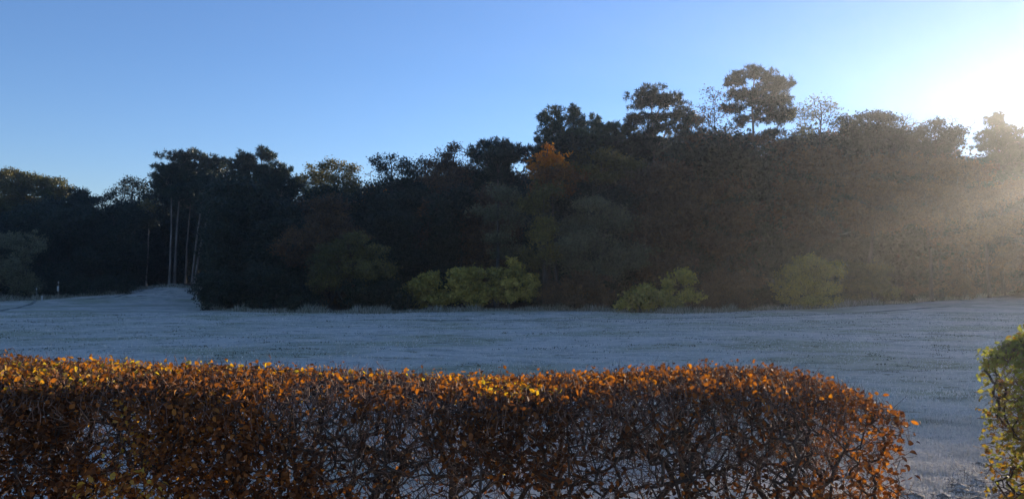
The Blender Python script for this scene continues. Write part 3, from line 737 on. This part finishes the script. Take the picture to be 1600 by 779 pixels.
g = lambda px, d, h: (*ground_spot(px, d)[:2], ground_spot(px, d)[2] + h)
branch_object('fallen_branch', 'bleached fallen branch curving round the feet of the paired pines', [g(261, 69.6, .03), g(265, 69.4, .20), g(270, 69.3, .26), g(275, 69.4, .2), g(279, 69.8, .04)], .055, M['deadwood'], ((9, (.5, .1, -.1), .025),))
branch_object('dead_limb', 'pale dead limb hanging in the brown thicket above the large olive bush', [at(1285, 352, 54.2), at(1297, 361, 53.1), at(1312, 367, 52.7), at(1330, 362, 53.6)], .035, M['deadwood'], ((7, (.5, .2, .5), .015), (12, (.6, .3, .05), .015)))

# ------------------------------------------------------------------ frosty grass
def blades(n, dmin, dmax, pmin, pmax, h, w, power=1.0, near_boost=None):
    u = rng.random(n)
    d = dmin * (dmax / dmin) ** u if power == 1 else (dmin ** (2) + u * (dmax ** 2 - dmin ** 2)) ** .5
    px = rng.uniform(pmin, pmax, n)
    ok = d < edge_d(px) - 0.2
    d, px = d[ok], px[ok]
    x = (px - 800) / F * d
    # tussocks
    tus = vnoise(x * 1.1, d * 1.7, 11) * .6 + vnoise(x * 3.1, d * 4.6, 12) * .4
    keep = rng.random(len(x)) < 0.38 + .9 * np.clip(tus - .25, 0, 1)
    x, d, tus = x[keep], d[keep], tus[keep]
    n = len(x)
    hh = h * (0.45 + 1.1 * tus) * rng.uniform(.6, 1.3, n)
    ww = w * rng.uniform(.7, 1.4, n) * np.maximum(1, d / 11)
    az = rng.uniform(0, 2 * math.pi, n)
    lean = rng.uniform(.2, 1.3, n)
    base = np.stack([x, d, gz(x, d) - .005], 1)
    dr = np.stack([np.cos(az), np.sin(az), np.zeros(n)], 1)
    sd = np.stack([-np.sin(az), np.cos(az), np.zeros(n)], 1)
    mid = base + dr * (hh * lean * .35)[:, None] + np.array([0, 0, 1]) * (hh * .7)[:, None]
    tip = base + dr * (hh * lean)[:, None] + np.array([0, 0, 1]) * (hh * (1 - .25 * lean))[:, None]
    V = np.stack([base - sd * ww[:, None], base + sd * ww[:, None], mid + sd * ww[:, None] * .7, mid - sd * ww[:, None] * .7, tip + sd * ww[:, None] * .1, tip - sd * ww[:, None] * .1], 1).reshape(-1, 3)
    k = np.arange(n)[:, None] * 6
    Fc = np.stack([k + np.array([[0, 1, 2, 3]]), k + np.array([[3, 2, 4, 5]])], 1).reshape(-1, 4)
    fr = np.clip(.58 + .4 * vnoise(x * .9, d * 1.5, 15) + rng.normal(size=n) * .13 - (.3 + .5 * sstep(13, 22, d)) * sstep(.56, .70, .55 * vnoise(x * 1.2 + 7, d * 1.7, 16) + .45 * vnoise(x * 3.4, d * 4.6, 17)), 0, 1)
    return V, Fc, np.repeat(fr, 2)

Vs, Fs, Ts, o_ = [], [], [], 0
for a in ((60000, 5.2, 16, -60, 1680, .06, .0045), (80000, 12, 46, -60, 1680, .04, .006), (62000, 6.5, 13, 1330, 1660, .065, .0035)):
    V, Fc, T_ = blades(*a)
    Vs.append(V); Fs.append(Fc + o_); Ts.append(T_); o_ += len(V)
n = 9000
px_ = rng.uniform(-40, 1640, n); d_ = edge_d(px_) + rng.normal(size=n) * .45 - .25
x_ = (px_ - 800) / F * d_
h_ = rng.uniform(.08, .42, n) * (.4 + 1.2 * vnoise(px_ * .05, px_ * 0, 71))
az_ = rng.uniform(0, 6.28, n); l_ = rng.uniform(.1, .8, n)
b_ = np.stack([x_, d_, gz(x_, d_) - .01], 1)
t_ = b_ + np.stack([np.cos(az_) * h_ * l_, np.sin(az_) * h_ * l_, h_], 1)
m_ = (b_ + t_) / 2 + np.array([0, 0, .12]) * h_[:, None]
w_ = np.stack([np.full(n, .018), np.zeros(n), np.zeros(n)], 1)
V = np.stack([b_ - w_, b_ + w_, m_ + w_ * .7, m_ - w_ * .7, t_ + w_ * .15, t_ - w_ * .15], 1).reshape(-1, 3)
k = np.arange(n)[:, None] * 6
Fc = np.stack([k + np.array([[0, 1, 2, 3]]), k + np.array([[3, 2, 4, 5]])], 1).reshape(-1, 4)
Vs.append(V); Fs.append(Fc + o_); Ts.append(np.repeat(rng.uniform(.08, .4, n), 2)); o_ += len(V)
gr = obj('grass', make_mesh('grass', np.concatenate(Vs), np.concatenate(Fs), np.concatenate(Ts)), M['grass'])
tag(gr, 'short frosted grass blades over the whole field', 'grass', kind='stuff')

# frosted clods of earth in the gap between the two hedges
ico = bpy.data.meshes.new('clod')
import bmesh
for k in range(1):
    bm = bmesh.new(); bmesh.ops.create_icosphere(bm, subdivisions=1, radius=1)
    sv = np.array([v.co[:] for v in bm.verts]); sf = np.array([[v.index for v in f.verts] for f in bm.faces]); bm.free()
Vs, Fs, o_ = [], [], 0
for i in range(640):
    d = rng.uniform(7.2, 9.7); px = rng.uniform(1330, 1660)
    if d > 8.4 and px < 1480: continue
    x = (px - 800) / F * d
    r = rng.uniform(.02, .085)
    v = sv * (1 + rng.uniform(-.3, .3, (len(sv), 1))) * r * np.array([1.3, 1.1, .6]) + np.array([x, d, float(gz(x, d)) + r * .15])
    Vs.append(v); Fs.append(sf + o_); o_ += len(v)
cl = obj('earth_clods', make_mesh('earth_clods', np.concatenate(Vs), np.concatenate(Fs)), M['clod'])
tag(cl, 'frosted dug earth clods on the ground beside the hedges', 'soil', kind='stuff')

# ------------------------------------------------------------------ hedges
def leaf_shape(curl, fold):
    """Beech leaf, unit length along +X, built of eight triangles round a folded midrib."""
    st = [(0, 0.0), (.3, .29), (.68, .27), (1, 0)]
    V = []; Fc = []
    for (x, w) in st:
        zc = -curl * (x - .3) ** 2
        V.append((x, 0, zc))
        if w: V.append((x, w, zc + fold * w)); V.append((x, -w, zc + fold * w))
        Fc = [(0, 1, 2), (0, 3, 1), (1, 4, 5), (1, 5, 2), (1, 6, 4), (1, 3, 6), (4, 7, 5), (4, 6, 7)]
    return np.array(V, float), np.array(Fc)

LEAVES = [leaf_shape(.25, .25), leaf_shape(.7, .5), leaf_shape(-.3, .35), leaf_shape(.9, .1)]

def leaf_cloud(C, size, droop, tint):
    """All leaves at C in one mesh."""
    Vs, Fs, Ts, o = [], [], [], 0
    kind = rng.integers(0, len(LEAVES), len(C))
    for k, (lv, lf) in enumerate(LEAVES):
        c = C[kind == k]; n = len(c)
        if not n: continue
        u = rand_unit(n); u[:, 2] = u[:, 2] * .8 + droop; u = unit(u)
        w = rand_unit(n) + np.array([0, 0, .5])
        v = unit(np.cross(w, u)); q = np.cross(u, v)
        s = size * rng.uniform(.65, 1.25, (n, 1))
        V = c[:, None, :] + (lv[None, :, 0:1] * u[:, None, :] + lv[None, :, 1:2] * v[:, None, :] + lv[None, :, 2:3] * q[:, None, :]) * s[:, None, :]
        Vs.append(V.reshape(-1, 3)); Fs.append((lf[None] + (np.arange(n) * len(lv))[:, None, None]).reshape(-1, 3) + o); o += n * len(lv)
        Ts.append(np.repeat(tint[kind == k], len(lf)))
    return np.concatenate(Vs), np.concatenate(Fs), np.concatenate(Ts)

Y0, Y1 = 3.5, 5.0
def htop(x):
    return np.interp(x, [-6, -3.4, -2.0, -1.2, -.5, 0.1, .8, 1.25, 1.65, 1.9], [1.975, 1.955, 1.90, 1.865, 1.85, 1.83, 1.85, 1.89, 1.865, 1.75]) + 0.035 * (vnoise(np.asarray(x) * 2.3, np.asarray(x) * 0, 21) - .5)
XL, XR = -4.7, 1.84

def hedge_point(n, mode, x0=XL, x1=XR, top=htop, ya=Y0, yb=Y1):
    """Random points on or in a clipped hedge with softly rounded shoulders."""
    x = rng.uniform(x0, x1, n)
    zt = top(x)
    if mode == 'top':
        y = rng.uniform(ya, yb, n)
        e = np.minimum(y - ya, yb - y)
        z = zt + .06 * (1 - 2 * (y - ya) / (yb - ya)) * .5 - .10 * np.exp(-e / .09) - .03 + rng.normal(size=n) * .015
    elif mode == 'front':
        z = zt - rng.random(n) ** 1.1 * 0.95 - .02
        y = ya + np.abs(rng.normal(size=n)) * .11 + .01 + .05 * vnoise(x * 3, z * 3, 5) + .06 * np.exp(-(zt - z) / .06)
    elif mode == 'back':
        z = zt - rng.random(n) * 0.9 - .02
        y = yb - np.abs(rng.normal(size=n)) * .06
    elif mode == 'end':
        y = rng.uniform(ya, yb, n)
        x = x1 - np.abs(rng.normal(size=n)) * .06
        z = top(x) - rng.random(n) * 1.0 - .02
    else:
        y = rng.uniform(ya + .15, yb - .1, n); z = rng.uniform(.75, 1, n) * zt - .05
    return np.stack([x, y, z], 1)

def hedge(name, label, x0, x1, top, ya, yb, spacing, mats, n_t, leafmat, tint_fn, dens_fn, n_leaf, n_parts, size):
    root = empty(name, ((x0 + x1) / 2, (ya + yb) / 2, 0)); base = np.array(root.location)
    xs_ = np.arange(x0 + .12, x1 - .1, spacing)
    for i, sx in enumerate(xs_):
        sx += rng.uniform(-.06, .06)
        b = np.array([sx, (ya + yb) / 2 + rng.uniform(-.18, .18), 0.0])
        hgt = rng.uniform(.75, 1.15)
        f = np.linspace(0, 1, 8)
        trunk = b + np.stack([rng.uniform(-.25, .25) * f ** 1.5, rng.uniform(-.15, .15) * f, hgt * f], 1)
        trunk[1:-1] += rng.normal(size=(6, 3)) * .018
        trunk[0, 2] = -.08
        w = spacing * 1.5
        lo, hi = max(x0, sx - w), min(x1, sx + w)
        Tg = np.concatenate([hedge_point(int(n_t * .5), 'top', lo, hi, top, ya, yb), hedge_point(int(n_t * .22), 'front', lo, hi, top, ya, yb),
                             hedge_point(int(n_t * .1), 'back', lo, hi, top, ya, yb), hedge_point(int(n_t * .2), 'in', lo, hi, top, ya, yb)])
        if hi >= x1 - .05: Tg = np.concatenate([Tg, hedge_point(int(n_t * .22), 'end', lo, hi, top, ya, yb) + np.array([0.0, 0, 0])])
        P, par, nt_ = grow(trunk, Tg, .12, .085, 3, sag=.06, jit=.35)
        rr = radii(P, par, nt_, .0021, 2.25, .024 + .010 * rng.random() - .010 * f)
        rr[nt_:] = np.minimum(rr[nt_:], .017)
        Vs, Fs, o = [], [], 0
        for s_, k in ((rr > .008, 7), ((rr <= .008) & (rr > .0035), 5), (rr <= .0035, 3)):
            q = tubes(P - base, par, rr, s_, k)
            if q: Vs.append(q[0]); Fs.append(q[1] + o); o += len(q[0])
        obj('stem', make_mesh('stem', np.concatenate(Vs), np.concatenate(Fs), smooth=True), mats[0], root)
    # clipped upright shoots over the top, arching ones at the end
    L = x1 - x0
    n = int(1450 * L)
    c = hedge_point(n, 'top', x0, x1, top, ya, yb)
    d = unit(np.array([0, 0, 1.0]) + rng.normal(size=(n, 3)) * .42)
    l = rng.uniform(.035, .10, n) + .07 * (rng.random(n) < .05)
    ne = int(150 * (yb - ya))
    ce = hedge_point(ne, 'end', x0, x1, top, ya, yb); de = unit(np.array([1.0, -.15, .25]) + rng.normal(size=(ne, 3)) * .4)
    nf = int(700 * L)
    cf = hedge_point(nf, 'front', x0, x1, top, ya, yb); df = unit(np.array([0, -.8, .35]) + rng.normal(size=(nf, 3)) * .6)
    ni = int(900 * L)
    ci = hedge_point(ni, 'in', x0, x1, top, ya, yb); di = unit(np.array([0, 0, .5]) + rng.normal(size=(ni, 3)) * .8)
    c = np.concatenate([c, ce, cf, ci]); d = np.concatenate([d, de, df, di]); l = np.concatenate([l, rng.uniform(.06, .26, ne), rng.uniform(.03, .14, nf), rng.uniform(.08, .26, ni)])
    a = c - d * l[:, None] * .5; b = c + d * l[:, None] * .5; m = (a + b) / 2 + rng.normal(size=a.shape) * l[:, None] * .06
    N = len(a)
    P = np.concatenate([a, m, b]) - base
    par = np.concatenate([np.full(N, -1), np.arange(N), np.arange(N) + N])
    rr = np.concatenate([np.full(N, .0022), np.full(N, .0018), np.full(N, .0009)])
    V, Fc = tubes(P, par, rr, np.ones(3 * N, bool), 3)
    tw = obj('shoots', make_mesh('shoots', V, Fc), mats[1], root); tag(tw, kind='stuff')
    # leaves
    parts = []
    for mode, share in (('top', .40), ('front', .50), ('back', .05), ('end', .05)):
        c = hedge_point(int(n_leaf * share), mode, x0, x1, top, ya, yb)
        c = c[rng.random(len(c)) < dens_fn(c, mode)]
        c += rng.normal(size=c.shape) * .02
        parts.append((c, mode))
    C = np.concatenate([p[0] for p in parts]); mode_top = np.concatenate([np.full(len(p[0]), p[1] == 'top') for p in parts])
    tint = tint_fn(C, mode_top)
    # the leaves that show largest: front shoulder and near face
    score = np.abs(C[:, 1] - ya - .05) + .4 * rng.random(len(C)) + 3 * (np.abs(C[:, 0] / C[:, 1]) > .69) + .5 * (C[:, 2] < 1.35)
    order = np.argsort(score)
    single, rest = order[:n_parts], order[n_parts:]
    V, Fc, T_ = leaf_cloud(C[rest] - base, size, -.35, tint[rest])
    lo_ = obj('leaves', make_mesh('leaves', V, Fc, T_), leafmat, root); tag(lo_, kind='stuff')
    shared = {}
    for i in single:
        k = int(rng.integers(len(LEAVES))); tb = round(float(tint[i]) * 7) / 7
        if (k, tb) not in shared:
            me = make_mesh('leaf', LEAVES[k][0], LEAVES[k][1], np.full(len(LEAVES[k][1]), tb)); me.materials.append(leafmat); shared[(k, tb)] = me
        o = obj('leaf', shared[(k, tb)], None, root)
        o.location = C[i] - base
        o.rotation_euler = (rng.uniform(-1.2, 1.2), rng.uniform(-.4, 1.5), rng.uniform(0, 6.28))
        sz = size * rng.uniform(.85, 1.3); o.scale = (sz, sz, sz)
    tag(root, label, 'hedge')
    return root

def dens_left(c, mode):
    x = c[:, 0]
    n = vnoise(x * 2.1, c[:, 2] * 2.6 + c[:, 1], 31) * .6 + vnoise(x * 6, c[:, 2] * 6 + c[:, 1] * 3, 32) * .4
    if mode == 'top':
        return np.clip(.10 + 1.5 * (n - .25), .04, 1) * np.interp(x, [-5, .2, 1.2, 2.5], [1, .9, .6, .5])
    if mode == 'front':
        return np.clip(3.4 * (n - .24), 0.05, 1) * np.interp(x, [-5, -.4, .3, 2.5], [1, 1, .42, .30])
    if mode == 'end': return np.clip(1.5 * (n - .2), 0, 1) * np.clip((c[:, 2] - 1.1) * 2.0, 0.03, 1)
    return np.clip(n, 0, 1) * np.interp(x, [-5, -.4, .4, 2.5], [.7, .5, .1, .1])

def tint_left(C, top):
    n = vnoise(C[:, 0] * 1.7, C[:, 1] * 2.2 + C[:, 2] * 2, 41)
    t = .10 + .40 * n + .21 * rng.normal(size=len(C)) + .05 * top
    green = (C[:, 0] < .6) & (vnoise(C[:, 0] * 1.1 + 3, C[:, 1] * 1.3 + C[:, 2] * 2.1, 43) > .72) & (rng.random(len(C)) < .35)
    t = np.where(green, rng.uniform(.8, 1, len(C)), np.clip(t, 0, .74))
    return np.clip(t, 0, 1)

hedge('beech_hedge', 'long clipped beech hedge with sunlit copper leaves along its top', XL, XR, htop, Y0, Y1, .26, (M['hedge_wood'], M['hedge_twig']), 560, M['beech'], tint_left, dens_left, 106000, 290, .031)

def rtop(x): return np.interp(x, [3.0, 3.12, 3.25, 3.45, 5], [1.78, 1.94, 2.05, 2.12, 2.16]) + 0.03 * (vnoise(np.asarray(x) * 3, np.asarray(x) * 0, 51) - .5)
def dens_right(c, mode):
    x = c[:, 0]
    n = vnoise(x * 3.1, c[:, 2] * 3.6 + c[:, 1], 61)
    d = np.clip(.35 + 1.1 * (n - .2), .1, 1)
    return d * np.clip((c[:, 2] - .9) * 1.6, .35, 1)
def tint_right(C, top):
    t = .20 + .55 * np.clip((C[:, 2] - 1.0) / 1.1, 0, 1) + .2 * rng.normal(size=len(C))
    return np.clip(t, 0, 1)
# its open end faces the gap: build it mirrored by swapping the end to the low side
def flip_hedge():
    global hedge_point
    old = hedge_point
    def hp(n, mode, x0=0, x1=1, top=None, ya=0, yb=1):
        p = old(n, mode, x0, x1, top, ya, yb)
        if mode == 'end':
            p[:, 0] = RX0 + np.abs(rng.normal(size=n)) * .06 + .10 * np.clip((1.75 - p[:, 2]), 0, 1)
            p[:, 2] = rtop(p[:, 0]) - rng.random(n) * 1.15
        return p
    hedge_point = hp
RX0 = 3.12
flip_hedge()
hedge('beech_hedge', 'leafy green and yellow beech hedge across the gap, cut off by the frame', RX0, 4.2, rtop, 4.5, 5.1, .28, (M['hedge_wood'], M['hedge_twig']), 240, M['beech_green'], tint_right, dens_right, 36000, 110, .038)

# ------------------------------------------------------------------ haze volume added for the veiling glow of lens glare
hm = bpy.data.materials.new('glare_haze'); hm.use_nodes = True
hn = hm.node_tree; hn.nodes.clear()
ho = hn.nodes.new('ShaderNodeOutputMaterial'); hv = hn.nodes.new('ShaderNodeVolumePrincipled')
hv.inputs['Color'].default_value = (0.93, 0.93, 0.93, 1)
hv.inputs['Density'].default_value = 0.0006
hv.inputs['Anisotropy'].default_value = 0.70
hn.links.new(hv.outputs[0], ho.inputs['Volume'])
V, Fc = box(5200, 5200, 22.2, (0, 1000, 10.0), b=.01)
hz = obj('haze', make_mesh('haze', V, Fc), hm)
tag(hz, 'thin haze added over the field and the wood for the glare towards the sun', 'haze', kind='stuff')
